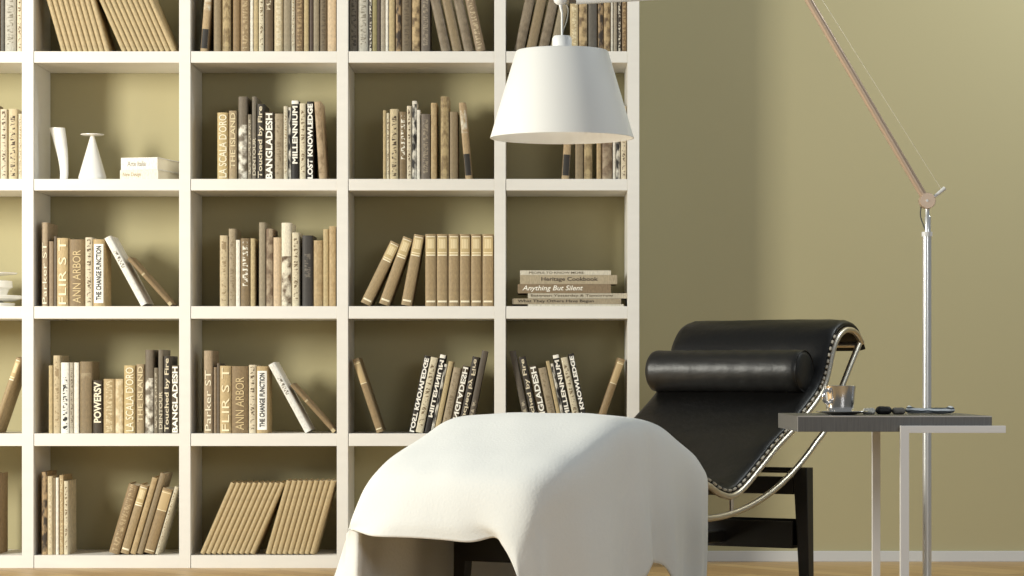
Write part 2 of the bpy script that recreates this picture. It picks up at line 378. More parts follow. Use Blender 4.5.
def run_thin(x0, x1, n, yt, ang, sty='thin'):
    s = (x1 - x0) / n; return [(x0 + s * i, x0 + s * i + s * math.cos(R(ang)), yt, sty, ang) for i in range(n)]
def set_m(): return [(190, 247, 112, 'scala'), (250, 292, 103, 'island'), (297, 345, 30, 'collage'), (347, 367, 122, 'slimgrey'), (368, 391, 30, 'detour'), (393, 433, 68, 'fire'), (433, 480, 110, 'bangla'), (484, 529, 118, 'oatmeal'), (530, 552, 80, 'creamstrip'), (553, 569, 85, 'blackprint'), (570, 607, 50, 'millen'), (612, 645, 65, 'palecream'), (648, 684, 55, 'lost'), (712, 747, 55, 'tanpage', -3.6)]

# top row
place_books(0, 0, 0, 0, 262, [(-60, -30, -190, 'brown'), (-28, 0, -170, 'sand'), (2, 22, -160, 'charcoal'), (25, 82, -190, 'silver'), (86, 110, -180, 'creamink')])
place_books(0, 1, 0, 0, 262, run_thin(315, 565, 9, -138, -16) + run_thin(625, 905, 10, -126, -23.7))
place_books(0, 2, 180, 0, 262, [(102, 140, -95, 'darklabel', 4.5), (172, 212, -160, 'brown'), (217, 260, -170, 'orna'), (270, 308, -150, 'stripe'), (310, 357, -165, 'brownprint'), (358, 376, -120, 'whiteslim'), (378, 401, -140, 'goldslim'), (403, 431, -150, 'palecream'), (433, 476, -175, 'script'), (482, 527, -165, 'buff'), (530, 569, -150, 'stone'), (570, 589, -130, 'creamstrip'), (590, 632, -170, 'bronze'), (633, 660, -150, 'goldslim'), (663, 682, -140, 'choc'), (683, 713, -160, 'stone'), (715, 753, -175, 'khaki'), (755, 799, -165, 'pinkish')])
place_books(0, 3, 340, 0, 262, [(48, 92, -150, 'greyband'), (93, 146, -160, 'silver'), (147, 165, -130, 'darkwhite'), (166, 190, -140, 'olive'), (190, 206, -120, 'choc'), (207, 232, -145, 'ash'), (233, 248, -150, 'whiteslim'), (250, 280, -160, 'goldslim'), (285, 314, -150, 'checker'), (316, 366, -165, 'khaki'), (368, 410, -170, 'antique'), (415, 461, -160, 'slate'), (519, 569, -18, 'worn', -12), (578, 628, -18, 'brown', -12), (637, 687, -18, 'worn', -12), (697, 747, -18, 'worntext', -12)])
place_books(0, 4, 480, 0, 262, [(172, 222, -15, 'worn', 12), (232, 282, -15, 'brown', 12), (294, 344, -15, 'worn', 12), (354, 400, -15, 'stone', 12), (461, 503, -150, 'creamtitle'), (506, 549, -165, 'antique'), (553, 600, -150, 'charcoal'), (604, 632, -160, 'checker'), (634, 668, -150, 'antique'), (669, 682, -140, 'whiteslim'), (684, 703, -150, 'ash'), (705, 723, -145, 'darkwhite'), (725, 752, -160, 'bronze')])
# second row
place_books(1, 0, 0, 90, 455, [(-70, -35, 60, 'brown'), (-30, -2, 90, 'sand'), (0, 36, 95, 'creamink'), (42, 88, 93, 'culture'), (92, 111, 118, 'creamstrip')])
place_books(1, 2, 180, 90, 455, set_m())
place_books(1, 3, 340, 90, 455, [(220, 236, 100, 'goldslim'), (237, 253, 114, 'palecream'), (255, 299, 94, 'culture'), (304, 341, 108, 'whiteletters'), (342, 366, 78, 'creamink'), (369, 393, 52, 'blackprint'), (394, 411, 98, 'whiteslim'), (415, 462, 120, 'slate'), (465, 496, 62, 'sand'), (515, 558, 30, 'orna'), (560, 604, 108, 'brown'), (642, 677, 60, 'darklabel', -5)])
place_books(1, 4, 480, 90, 455, [(417, 456, 70, 'darklabel', 3.5), (487, 529, 108, 'brown'), (532, 575, 40, 'orna'), (597, 623, 70, 'sand'), (625, 679, 90, 'darkpat'), (680, 695, 98, 'whiteslim'), (697, 719, 70, 'blackprint'), (722, 750, 80, 'creamink')])
# third row
place_books(2, 1, 0, 205, 518, [(212, 245, 88, 'parker'), (250, 275, 185, 'taupeslim'), (276, 290, 160, 'darkslim'), (291, 350, 168, 'flirs'), (352, 433, 175, 'ann'), (436, 475, 165, 'creamink'), (476, 535, 175, 'change'), (722, 757, 155, 'white', -28.5), (868, 888, 264, 'brownslim', -42)])
place_books(2, 2, 180, 205, 518, [(203, 246, 155, 'printtan'), (248, 285, 120, 'oatmeal'), (286, 308, 178, 'whiteslim'), (309, 359, 170, 'whiteletters'), (360, 384, 170, 'goldslim'), (403, 438, 88, 'stone'), (440, 476, 120, 'darkpat'), (477, 517, 165, 'pinkish'), (519, 570, 90, 'leaf'), (573, 612, 140, 'palecream'), (625, 681, 155, 'noir'), (682, 731, 180, 'sand'), (732, 761, 122, 'goldslim'), (763, 797, 108, 'sand')])
place_books(2, 3, 340, 205, 518, [(94, 148, 180, 'vol', 26), (192, 246, 158, 'vol', 20), (310, 364, 147, 'vol', 10.5), (436, 493, 148, 'vol'), (495, 552, 148, 'vol'), (555, 610, 148, 'vol'), (612, 668, 148, 'vol'), (670, 726, 148, 'vol'), (729, 786, 148, 'vol')])
# fourth row
place_books(3, 0, 0, 330, 530, [(-51, -22, 140, 'vol', 19)])
place_books(3, 1, 0, 330, 530, [(249, 270, 183, 'goldslim'), (272, 309, 132, 'printtan'), (311, 355, 168, 'whiteblack'), (356, 376, 168, 'greyprint'), (377, 404, 168, 'whiteslim'), (408, 471, 163, 'umber'), (474, 525, 260, 'power'), (529, 588, 252, 'tanletter'), (589, 632, 252, 'mottle'), (635, 693, 183, 'scala'), (696, 739, 177, 'island'), (742, 786, 103, 'collage'), (787, 808, 195, 'slimgrey'), (809, 835, 103, 'detour'), (837, 876, 135, 'fire'), (877, 915, 182, 'bangla')])
place_books(3, 2, 180, 330, 528, [(122, 167, 105, 'parker'), (171, 188, 190, 'taupeslim'), (189, 203, 170, 'darkslim'), (204, 263, 183, 'flirs'), (264, 349, 185, 'ann'), (352, 390, 178, 'creamink'), (391, 450, 185, 'change'), (641, 677, 163, 'white', -28.5), (783, 803, 272, 'brownslim', -42)])
T_ = math.cos(R(11.6))
mset = [(350, 32, 130, 'lost'), (384, 40, 138, 'palecream'), (430, 30, 125, 'millen'), (462, 16, 175, 'blackprint'), (480, 26, 160, 'goldslim'), (512, 42, 190, 'oatmeal'), (557, 36, 182, 'bangla'), (597, 38, 135, 'fire'), (640, 30, 105, 'tallgrey')]
place_books(3, 3, 340, 330, 530, [(188, 224, 143, 'volslim', -18.5)] + [(x, x + wd * T_, y, s, 11.6, True) for x, wd, y, s in mset])
fset = [(236, 34, 105, 'tallgrey'), (276, 38, 135, 'fire'), (320, 40, 180, 'bangla'), (366, 42, 190, 'oatmeal'), (412, 20, 158, 'goldslim'), (434, 16, 172, 'blackprint'), (453, 32, 125, 'millen'), (492, 36, 138, 'palecream'), (534, 30, 120, 'lost')]
place_books(3, 4, 480, 330, 530, [(x, x + wd * T_, y, s, -11.6) for x, wd, y, s in fset] + [(572, 610, 143, 'volslim', 19.3)])
# bottom row
place_books(4, 0, 0, 464, 462, [(-90, -50, 60, 'brown'), (-48, -12, 48, 'stripe')])
place_books(4, 1, 0, 464, 462, [(212, 242, 38, 'checker'), (243, 270, 60, 'buff'), (271, 284, 68, 'brown'), (285, 300, 68, 'whiteslim'), (302, 324, 55, 'tanletter'), (326, 349, 85, 'palecream'), (552, 606, 96, 'brownprint', 16.3), (612, 656, 100, 'vol', 16.3), (663, 693, 64, 'sand', 16.3), (698, 728, 42, 'brown', 16.3), (732, 786, 116, 'volslim', 16.3), (792, 810, 112, 'creamstrip', 16.3)])
place_books(4, 2, 180, 464, 462, run_thin(98, 380, 10, 90, 23.5) + run_thin(435, 690, 9, 80, 16))

# lying books
def lying(x0, x1, y0, y1, ox, oy, row_z0, st, text, tc, lab, grp, d=.2, k=5.12, shear=0, tw=.6, tx=(.05, .95), rec=.02, yaw=0):
    X0 = (ox + x0 / k - 536) * SB; L = (x1 - x0) / k * SB; h = (y1 - y0) / k * SB
    zz = row_z0
    e = empty('book', (X0, YS + rec, zz), lab, 'book', grp, rotz=R(yaw))
    bm = bmesh.new(); b = min(.0025, h * .16)
    box(bm, 0, L, 0, d, 0, b); box(bm, 0, L, 0, d, h - b, h); box(bm, 0, L, 0, b * 1.2, b, h - b)
    finish('cover', bm, book_mat(st['c'], st.get('ink'), st.get('m'), 0, 1), e)
    bm = bmesh.new(); box(bm, .003, L - .003, b * 1.2, d - .004, b, h - b); finish('page_block', bm, PAGES, e)
    if text: lettering(text, e, L * tx[0], h * (1 - tw) / 2, L * (tx[1] - tx[0]), h * tw, tc, -.0006, up=False, shear=shear, bold=.01)
    return zz + h + .0004
z = zs(ROW[3][0]) + .0003; g = 'books stacked flat in the third row'; p = 'in the flat stack, narrow right column'
z = lying(245, 735, 508, 518, 480, 205, z, dict(c=(226, 218, 198)), None, None, 'thin white book at the bottom of the flat stack in narrow right column', g)
z = lying(165, 722, 479, 508, 480, 205, z, dict(c=(176, 160, 130)), 'What They Others Have Begun', (50, 40, 30), 'second book from bottom with dark title, ' + p, g, tw=.62, tx=(.05, .75))
z = lying(245, 752, 453, 479, 480, 205, z, dict(c=(206, 196, 172)), 'Between Yesterday & Tomorrow', (90, 76, 54), 'pale book titled Between Yesterday & Tomorrow in the flat stack', g, tw=.6, tx=(.03, .86))
z = lying(193, 670, 407, 453, 480, 205, z, dict(c=(150, 128, 96)), 'Anything But Silent', (255, 250, 236), 'brown book titled Anything But Silent in the flat stack', g, tw=.72, tx=(.05, .7), shear=.25)
z = lying(205, 702, 361, 407, 480, 205, z, dict(c=(190, 174, 142)), 'Heritage Cookbook', (58, 46, 34), 'tan book titled Heritage Cookbook in the flat stack', g, tw=.56, tx=(.22, .8))
z = lying(205, 670, 338, 361, 480, 205, z, dict(c=(226, 218, 196)), 'PEOPLE TO KNOW MORE', (110, 98, 78), 'thin pale book on top of the flat stack in narrow right column', g, tw=.5, tx=(.1, .7), d=.18)
z = zs(ROW[2][0]) + .0003; g = 'two white books lying beside the vases'
z = lying(607, 816, 404, 455, 0, 90, z, dict(c=(240, 232, 212)), 'New Design', (176, 152, 112), 'lower of two white books lying beside the cone candlestick', g, tw=.5, tx=(.08, .55), d=.2, rec=.06, yaw=-14)
lying(612, 812, 340, 403, 0, 90, z, dict(c=(246, 242, 232)), 'Arte Italia', (150, 140, 122), 'upper of two white books lying beside the cone candlestick', g, tw=.4, tx=(.18, .68), d=.2, rec=.06, yaw=-14)

# ---------------------------------------------------------------- white ceramics
CER = mat('white_ceramic', (248, 246, 240), .18)
def vase():
    zb = zs(ROW[2][0]); e = empty('curved_vase', ((60 - 536) * SB, YS + .09, zb), 'white curved horn-shaped vase standing left of the cone candlestick', 'vase')
    bm = bmesh.new(); P = [(.001, 0), (.003, .02), (.002, .045), (-.002, .08), (-.009, .12), (-.019, .166)]; Rr = [.0125, .013, .014, .017, .021, .0245]
    pts = spline([(x, 0, z) for x, z in P], 5); rs = [r[0] for r in spline([(r, 0, 0) for r in Rr], 5)]
    seg = 28; rings = []
    seq = [(p, r) for p, r in zip(pts, rs)] + [(p, r - .0025) for p, r in list(zip(pts, rs))[::-1][:-3]]
    for p_, r_ in seq: rings.append([bm.verts.new((p_.x + r_ * math.cos(2 * math.pi * k / seg), p_.y + r_ * math.sin(2 * math.pi * k / seg) * .8, p_.z + (r_ * math.cos(2 * math.pi * k / seg)) * .0)) for k in range(seg)])
    for A, B in zip(rings, rings[1:]):
        for k in range(seg): bm.faces.new((A[k], A[(k + 1) % seg], B[(k + 1) % seg], B[k]))
    bm.faces.new(rings[0]); bm.faces.new(rings[-1]); finish('vase_body', bm, CER, e, smooth=True, angle=50)
vase()
zb = zs(ROW[2][0]); e = empty('candlestick', ((89.3 - 536) * SB, YS + .09, zb), 'white cone-shaped candlestick with flat disc top beside the lying books', 'candlestick')
bm = bmesh.new(); lathe(bm, [(0, 0), (.038, .0), (.043, .004), (.0435, .012), (.040, .024), (.008, .134), (.006, .141), (0, .141)], 48); finish('cone', bm, CER, e, smooth=True, angle=50)
bm = bmesh.new(); lathe(bm, [(0, .141), (.030, .1415), (.0365, .144), (.0365, .146), (.0, .146)], 48); finish('disc_top', bm, CER, e, smooth=True, angle=40)
zb = zs(ROW[3][0]); e = empty('tiered_stand', ((-16 - 536) * SB, YS + .12, zb), 'white stacked dish stand cut off by the left edge, third row', 'dish stand')
bm = bmesh.new(); lathe(bm, [(0, 0), (.075, 0), (.08, .012), (.045, .014), (.04, .018), (0, .018)], 48); finish('foot', bm, CER, e, smooth=True, angle=40)
bm = bmesh.new(); lathe(bm, [(0, .018), (.07, .018), (.1, .026), (.104, .034), (.102, .036), (.06, .027), (0, .025)], 48); finish('lower_dish', bm, CER, e, smooth=True, angle=40)
bm = bmesh.new(); lathe(bm, [(0, .025), (.05, .027), (.06, .055), (.072, .062), (.07, .082), (.05, .085), (0, .085)], 48); finish('cup', bm, CER, e, smooth=True, angle=40)
bm = bmesh.new(); lathe(bm, [(0, .085), (.02, .085), (.03, .098), (.085, .104), (.087, .108), (0, .104)], 48); finish('upper_dish', bm, CER, e, smooth=True, angle=40)

# ---------------------------------------------------------------- chaise longue
TH = R(32); sT, cT = math.sin(TH), math.cos(TH); HX, HY = .5117, 7.2
chair = empty('chaise_longue', (HX, HY, 0), 'black leather chaise longue with curved chrome tube frame, draped foot end', 'chaise longue', rotz=0)
# chair space: x = v across (0 right side, -0.5 left side), y = u towards the head, z up
chair.rotation_euler = (0, 0, -TH)
W = .5
seatP = [(-.86, .285), (-.80, .315), (-.70, .360), (-.60, .400), (-.52, .420), (-.45, .412), (-.38, .385), (-.27, .337), (-.156, .322), (-.087, .297), (-.019, .287), (.05, .308), (.15, .361), (.236, .408), (.327, .450), (.40, .488), (.47, .528), (.52, .570), (.548, .615), (.573, .668), (.604, .703), (.640, .720), (.667, .724), (.700, .721), (.728, .710), (.755, .688)]
seat = spline([(0, u, z) for u, z in seatP], 4)
CHROME = mat('satin_chrome', (220, 211, 195), .36, 1.0)
LEA = mat('black_leather', (14, 13, 12), .40, bump=(55, .25, .004), spec=.4)
BLK = mat('black_steel', (34, 32, 27), .35)
arcP = []
for k in range(0, 25):
    u = -.52 + (.47 + .52) * k / 24; arcP.append((0, u, 1.36679 - math.sqrt(1.131274 ** 2 - (u + .1441) ** 2)))
arcP = [(0, -.86, .275), (0, -.80, .272), (0, -.66, .280)] + arcP[2:] + [(0, .53, .452), (0, .59, .522), (0, .65, .590), (0, .70, .645), (0, .738, .684)]
for side, vx in (('right', 0), ('left', -W)):
    bm = bmesh.new(); tube(bm, [(vx, p.y, p.z) for p in seat], .0085, 14); o = finish('seat_tube', bm, CHROME, chair, smooth=True, angle=60)
    bm = bmesh.new(); tube(bm, [(vx, p.y, p.z) for p in spline(arcP, 2)], .0085, 14); finish('arc_tube', bm, CHROME, chair, smooth=True, angle=60)
    bm = bmesh.new(); tube(bm, [(vx, -.019, .244), (vx, -.019, .287)], .006, 12); finish('strut', bm, CHROME, chair, smooth=True, angle=60)
for u, z, r in ((.735, .683, .008), (.60, .560, .006), (-.86, .280, .008)):
    bm = bmesh.new(); tube(bm, [(-W, u, z), (0, u, z)], r, 12); finish('cross_tube', bm, CHROME if z != .56 else BLK, chair, smooth=True, angle=60)
# mattress: profile swept across the width with rounded sides
def mattress():
    bm = bmesh.new(); P = [Vector((p.y, p.z)) for p in seat]; P.append(Vector((.772, .664)))
    n = len(P); sect = []
    prof = [(-.030, .000), (-.012, .003), (-.003, .008), (-.001, .014), (-.006, .020), (-.022, .0245), (-.06, .0255), (-.15, .026), (-.25, .0265), (-.35, .026), (-.44, .0255), (-.478, .0245), (-.494, .020), (-.499, .014), (-.497, .008), (-.488, .003), (-.47, .000)]
    rings = []
    for i, p in enumerate(P):
        t = (P[min(i + 1, n - 1)] - P[max(i - 1, 0)]).normalized(); nn = Vector((-t.y, t.x))
        fade = min(1, (n - 1 - i) / 5) * .3 + .7
        ring = []
        for k, (v, o) in enumerate(prof):
            wob = .0016 * math.sin(i * 1.1 + k * 1.7) * (1 if 4 < k < 12 else 0)
            q = p + nn * (o * (fade if o > .01 else 1) + wob + .003)
            ring.append(bm.verts.new((v, q.x, q.y)))
        rings.append(ring)
    for A, B in zip(rings, rings[1:]):
        for k in range(len(A)): bm.faces.new((A[k], A[(k + 1) % len(A)], B[(k + 1) % len(B)], B[k]))
    bm.faces.new(rings[0]); bm.faces.new(rings[-1])
    return finish('mattress', bm, LEA, chair, smooth=True, angle=60)
mattress()
# lacing hooks on the right-hand edge, between leather and tube
def hook(vx, k, pts):
    p = pts[k]; q = pts[k + 1]; t = (q - p).normalized(); nn = Vector((0, -t.z, t.y)); m = (p + q) / 2 + nn * .0135
    bm = bmesh.new(); tube(bm, [m - t * .0055 + Vector((vx, 0, 0)), m + t * .0055 + Vector((vx, 0, 0))], .0026, 8); return bm
L = [0]
for a, b in zip(seat, seat[1:]): L.append(L[-1] + (b - a).length)
def along(s):
    for i in range(len(L) - 1):
        if L[i + 1] >= s: return seat[i].lerp(seat[i + 1], (s - L[i]) / (L[i + 1] - L[i]))
    return seat[-1]
s = .70
while s < L[-1] - .17:
    p, q = along(s), along(s + .004); t = (q - p).normalized(); nn = Vector((0, -t.z, t.y)); m = p + nn * .0155 + Vector((.0002, 0, 0))
    hl = .0045 if p.y > .5 else .0075
    bm = bmesh.new(); tube(bm, [m - t * hl, m + t * hl], .0034, 8); finish('lacing_hook', bm, mat('nickel_hook', (196, 188, 172), .45, .2), chair, smooth=True, angle=60)
    s += .0185 if p.y > .5 else .030
# head roll
def roll():
    bm = bmesh.new(); n = 44; v0, v1 = -.026, -.506; R0 = .058; rings = []; seg = 36; cu, cz = .462, .609
    prof = [(0, 0.0), (.0, .018), (.0015, .040), (.004, .050), (.010, .0565)] + [(.02 + (abs(v1 - v0) - .04) * k / 24, R0 * (1 + .012 * math.sin(k * 1.9))) for k in range(25)]
    Lr = abs(v1 - v0); prof += [(Lr - a, b) for a, b in prof[4::-1]]
    for a, b in prof:
        v = v0 - a
        if b < 1e-5: rings.append([bm.verts.new((v, cu, cz))]); continue
        rings.append([bm.verts.new((v, cu + b * math.cos(2 * math.pi * k / seg), cz + b * math.sin(2 * math.pi * k / seg))) for k in range(seg)])
    for A, B in zip(rings, rings[1:]):
        for k in range(seg):
            k2 = (k + 1) % seg
            if len(A) == 1: bm.faces.new((A[0], B[k2], B[k]))
            elif len(B) == 1: bm.faces.new((A[k], A[k2], B[0]))
            else: bm.faces.new((A[k], A[k2], B[k2], B[k]))
    o = finish('head_roll', bm, mat('roll_leather', (26, 25, 23), .42, bump=(38, .35, .004)), chair, smooth=True, angle=60)
    bm = bmesh.new(); ringpts = [(v0 - .006, cu + .0555 * math.cos(2 * math.pi * k / 36), cz + .0555 * math.sin(2 * math.pi * k / 36)) for k in range(37)]
    tube(bm, ringpts, .0022, 6, caps=False); p = finish('piping', bm, LEA, None, smooth=True); p.parent = o
roll()
# base
def leg_bm(u, vx, sgn):
    bm = bmesh.new(); top, bot = .350, 0
    t, b = (.042, .021), (.028, .016)
    vs = []
    for z, (a, c) in ((bot, b), (top, t)):
        sp = .012 * (1 - z / top) * sgn
        vs += [bm.verts.new((vx + sp + x * a, u + y * c, z)) for x, y in ((-.5, -.9), (.5, -.9), (.5, .9), (-.5, .9))]
    for f in ((0, 1, 2, 3), (7, 6, 5, 4), (0, 4, 5, 1), (1, 5, 6, 2), (2, 6, 7, 3), (3, 7, 4, 0)): bm.faces.new([vs[i] for i in f])
    bmesh.ops.bevel(bm, geom=bm.edges[:], offset=.0012, segments=1, affect='EDGES'); return bm
for u in (.385, -.5):
    zz = .352 if u > 0 else .262
    for vx, sg in ((.002 if u > 0 else -.02, 1), (-W - .002, -1)):
        bm = leg_bm(u, vx, sg)
        if u < 0:
            for v in bm.verts: v.co.z *= .262 / .35
        finish('leg', bm, BLK, chair)
    bm = bmesh.new(); box(bm, -W + .015, -.015, u - .03, u + .03, .133, .139); box(bm, -W + .015, -.015, u + .024, u + .03, .139, .21); box(bm, -W + .015, -.015, u - .03, u - .026, .139, .205); finish('lower_crossbeam', bm, BLK, chair)
    bm = bmesh.new(); box(bm, -W + .015, -.02, u - .012, u + .028, zz - .075, zz - .028, .003); finish('upper_crossbeam', bm, BLK, chair)
    bm = bmesh.new(); tube(bm, [(-W + .01, u - .006, zz - .010), (-.015, u - .006, zz - .010)], .008, 12); finish('support_rod', bm, BLK, chair, smooth=True, angle=60)
bm = bmesh.new(); box(bm, -W / 2 - .03, -W / 2 + .03, -.47, .355, .145, .175, .003); finish('spine_beam', bm, BLK, chair)

# ---------------------------------------------------------------- throw over the foot end
def throw():
    def CW(v, u, z): return Vector((HX + v * cT + u * sT, HY - v * sT + u * cT, z))
    rows = []
    # front hem row, read as points in the room
    A = []
    for px, py, Y in ((318, 612, 6.93), (333, 583, 6.90), (341, 560, 6.84), (346, 543, 6.76), (350, 531, 6.70), (371, 535.5, 6.62), (405, 537.3, 6.575), (440, 540, 6.535), (470, 541.5, 6.50), (494, 537.5, 6.48), (502, 545, 6.445), (510, 558, 6.425), (517, 576, 6.41), (524, 596, 6.41), (530, 612, 6.41)):
        A.append(at(px, py, Y))
    rows.append(A)
    TZ = [(-.86, .398), (-.78, .432), (-.70, .462), (-.60, .496), (-.51, .503), (-.43, .498), (-.36, .470), (-.30, .449), (-.245, .424), (-.235, .418), (-.15, .374), (-.05, .352), (.0, .352), (.06, .372), (.2, .43)]
    def topz(u):
        for (a, b), (c, d) in zip(TZ, TZ[1:]):
            if u <= c: return b + (d - b) * max(0, (u - a) / (c - a))
        return TZ[-1][1]
    def sec(u, top, vl=-.5, vr=0.0, hemL=.04, hemR=.085, fl=.05, fr=.045, sh=.0, drop=0.05):
        lz = [hemL, hemL + (top - hemL) * .33, hemL + (top - hemL) * .62, top - drop, top - drop * .2]
        lv = [vl - fl, vl - fl * .9, vl - fl * .75, vl - .020, vl + .014]
        tv = [vl + .11, vl + .18, (vl + vr) / 2, vr - .18, vr - .11]
        tz = [top, top + .002, top + .003, top + .002, top]
        rv = [vr - .014, vr + .024, vr + fr * .75, vr + fr * .9, vr + fr]
        rz = [top - drop * .2, top - drop, hemR + (top - hemR) * .55, hemR + (top - hemR) * .28, hemR]
        out = []
        for k, (v, z) in enumerate(zip(lv + tv + rv, lz + tz + rz)):
            uu = u + max(0, u + .5) * 1.0 * (1 - k / 14)
            if uu > u: z += (topz(uu) - topz(u)) * max(0, min(1, (z - .05) / (top - .05)))
            out.append(CW(v, uu, z))
        return out
    # foot-end fall: rows between hem and top
    B = sec(-.955, .285, vl=-.515, vr=-.075, drop=.04, hemL=.04, hemR=.06, fl=.03, fr=.04)
    C_ = sec(-.925, .350, vl=-.505, vr=-.05, drop=.05, fr=.04, fl=.035)
    rows.append([a.lerp(b, .62) for a, b in zip(A, B)]); rows.append(C_)
    for u, vr in ((-.86, -.012), (-.78, -.004), (-.70, 0), (-.60, .002), (-.51, .004), (-.43, .004), (-.36, .004), (-.30, .002), (-.26, -.004), (-.235, -.010)):
        rows.append(sec(u, topz(u), vr=vr))
    nr = len(rows)
    # densify: along columns then along rows
    D = [spline(r, 8) for r in rows]; ncol = len(D[0])
    cols = [spline([D[j][i] for j in range(nr)], 8) for i in range(ncol)]
    nrow = len(cols[0])
    bm = bmesh.new(); V = [[None] * nrow for _ in range(ncol)]
    rdir = Vector((cT, -sT, 0)); adir = Vector((sT, cT, 0))
    for i in range(ncol):
        s = i / (ncol - 1) * 14
        for j in range(nrow):
            p = cols[i][j].copy(); tt = j / (nrow - 1)
            if s > 10:     # right fall: vertical folds growing towards the hem
                g = min(1, max(0, s - 10.6) / 3.0)
                f = (.010 * math.sin(tt * 21 + .6) + .006 * math.sin(tt * 43 + 2.0)) * g * min(1, tt * 6)
                f += g * (.020 * math.exp(-((tt - .53) / .035) ** 2) - .026 * math.exp(-((tt - .597) / .020) ** 2) + .018 * math.exp(-((tt - .66) / .03) ** 2))
                f += g * (-.030 * math.exp(-((tt - .27) / .045) ** 2) + .012 * math.exp(-((tt - .17) / .03) ** 2))
                p += rdir * f
                p.z += max(0, s - 12.5) / 1.5 * (.058 * math.exp(-((tt - .592) / .055) ** 4) + .022 * math.exp(-((tt - .50) / .05) ** 2))
            if s < 4:      # left fall
                g = min(1, (4 - s) / 2.2); f = (.016 * math.sin(tt * 22 + 1.2) + .006 * math.sin(tt * 41)) * g * min(1, tt * 5) - .034 * g * math.exp(-((tt - .05) / .03) ** 2)
                p -= rdir * f
            p.z += .0022 * math.sin(s * 1.3 + tt * 9) * math.sin(tt * 17 + s)
            V[i][j] = bm.verts.new(p)
    for i in range(ncol - 1):
        for j in range(nrow - 1):
            bm.faces.new((V[i][j], V[i + 1][j], V[i + 1][j + 1], V[i][j + 1]))
    bmesh.ops.recalc_face_normals(bm, faces=bm.faces[:])
    up = sum((f.normal.z for f in bm.faces if f.calc_center_median().z > .4), 0)
    if up < 0: bmesh.ops.reverse_faces(bm, faces=bm.faces[:])
    # fold cloth thickness by hand
    me = bpy.data.meshes.new('throw_blanket'); bm.to_mesh(me); bm.free()
    me.polygons.foreach_set('use_smooth', [True] * len(me.polygons))
    m = mat('cream_wool', (236, 237, 233), .95, bump=(150, .35, .0025)); m.node_tree.nodes['Principled BSDF'].inputs['Sheen Weight'].default_value = .25
    me.materials.append(m)
    o = link('throw_blanket', me); so = o.modifiers.new('thickness', 'SOLIDIFY'); so.thickness = .005; so.offset = -1
    tag(o, 'cream wool throw blanket draped over the foot end of the black chaise longue', 'blanket')
throw()

# ---------------------------------------------------------------- side table
TY = 5.9; TS = TY / F
tx0, tx1 = (797.5 - 536) * TS, (992 - 536) * TS; tz1 = H - (416 - 375.5) * TS; tz0 = H - (431.8 - 375.5) * TS; ty1 = TY / .926
tab = empty('side_table', ((tx0 + tx1) / 2, (TY + ty1) / 2, 0), 'low side table with dark grey top and white metal frame, right of chaise', 'side table')
def tpart(name, bm, m):
    o = finish(name, bm, m); o.parent = tab; o.matrix_parent_inverse = Matrix.Translation(tab.location).inverted(); return o
bm = bmesh.new(); box(bm, tx0, tx1, TY, ty1, tz0, tz1, .0012); tpart('tabletop', bm, mat('dark_grey_veneer', (104, 102, 98), .38, vary=((260, 260, 12), .18)))
bm = bmesh.new(); box(bm, tx0 + .0005, tx1 - .0005, TY - .0006, TY + .0006, tz1 - .0022, tz1 + .0003); box(bm, tx0 - .0004, tx0 + .0012, TY - .0006, TY + .001, tz0, tz1); tpart('edge_trim', bm, mat('pale_edge', (196, 192, 184), .4))
WM = mat('white_metal', (240, 238, 234), .35)
fx0, fx1 = (899.5 - 536) * TS, (908 - 536) * TS; bx = (1004.4 - 536) * TS; bz1, bz0 = H - (425.6 - 375.5) * TS, H - (432.8 - 375.5) * TS
for name, y0, y1 in (('front', TY - .019, TY - .0008), ('rear', ty1 + .0008, ty1 + .019)):
    bm = bmesh.new(); box(bm, fx0, fx1, y0, y1, 0, bz1, .001); tpart('leg', bm, WM)
    bm = bmesh.new(); box(bm, fx1 - .0005, bx, y0, y1, bz0, bz1, .001); tpart('top_bar', bm, WM)
    bm = bmesh.new(); box(bm, fx1 - .0005, bx, y0, y1, 0, .016, .001); tpart('floor_bar', bm, WM)
for x in (bx - .018,):
    bm = bmesh.new(); box(bm, x, bx, TY - .001, ty1 + .001, 0, .016, .001); tpart('floor_crossbar', bm, WM)

# cup and saucer
MET = mat('polished_steel', (244, 240, 236), .16, 1.0)
cY = 6.08; cs = cY / F; cx = (840 - 536) * cs; sx = (842 - 536) * cs
sau = empty('saucer', (sx, cY, tz1), 'round polished steel saucer under the espresso cup', 'saucer')
bm = bmesh.new(); lathe(bm, [(0, .0005), (.03, .0005), (.034, .002), (.054, .006), (.057, .0075), (.056, .0085), (.034, .0045), (.028, .0035), (0, .0035)], 56); finish('dish', bm, MET, sau, smooth=True, angle=50)
cup = empty('espresso_cup', (cx, cY, tz1 + .0038), 'polished steel espresso cup with ring handle on the saucer', 'cup')
h = .0590
bm = bmesh.new(); lathe(bm, [(0, 0), (.025, 0), (.0275, .002), (.0295, .012), (.0345, h), (.0335, h + .0006), (.0320, h - .001), (.0270, .012), (.024, .006), (0, .005)], 56); finish('cup_body', bm, MET, cup, smooth=True, angle=50)
bm = bmesh.new(); a0 = R(222); c0 = Vector((math.cos(a0), math.sin(a0), 0)) * .040 + Vector((0, 0, .036)); d0 = Vector((math.cos(a0), math.sin(a0), 0))
tube(bm, [c0 + d0 * .013 * math.cos(2 * math.pi * k / 32) + Vector((0, 0, 1)) * .014 * math.sin(2 * math.pi * k / 32) for k in range(33)], .0040, 10, caps=False); finish('ring_handle', bm, MET, cup, smooth=True)
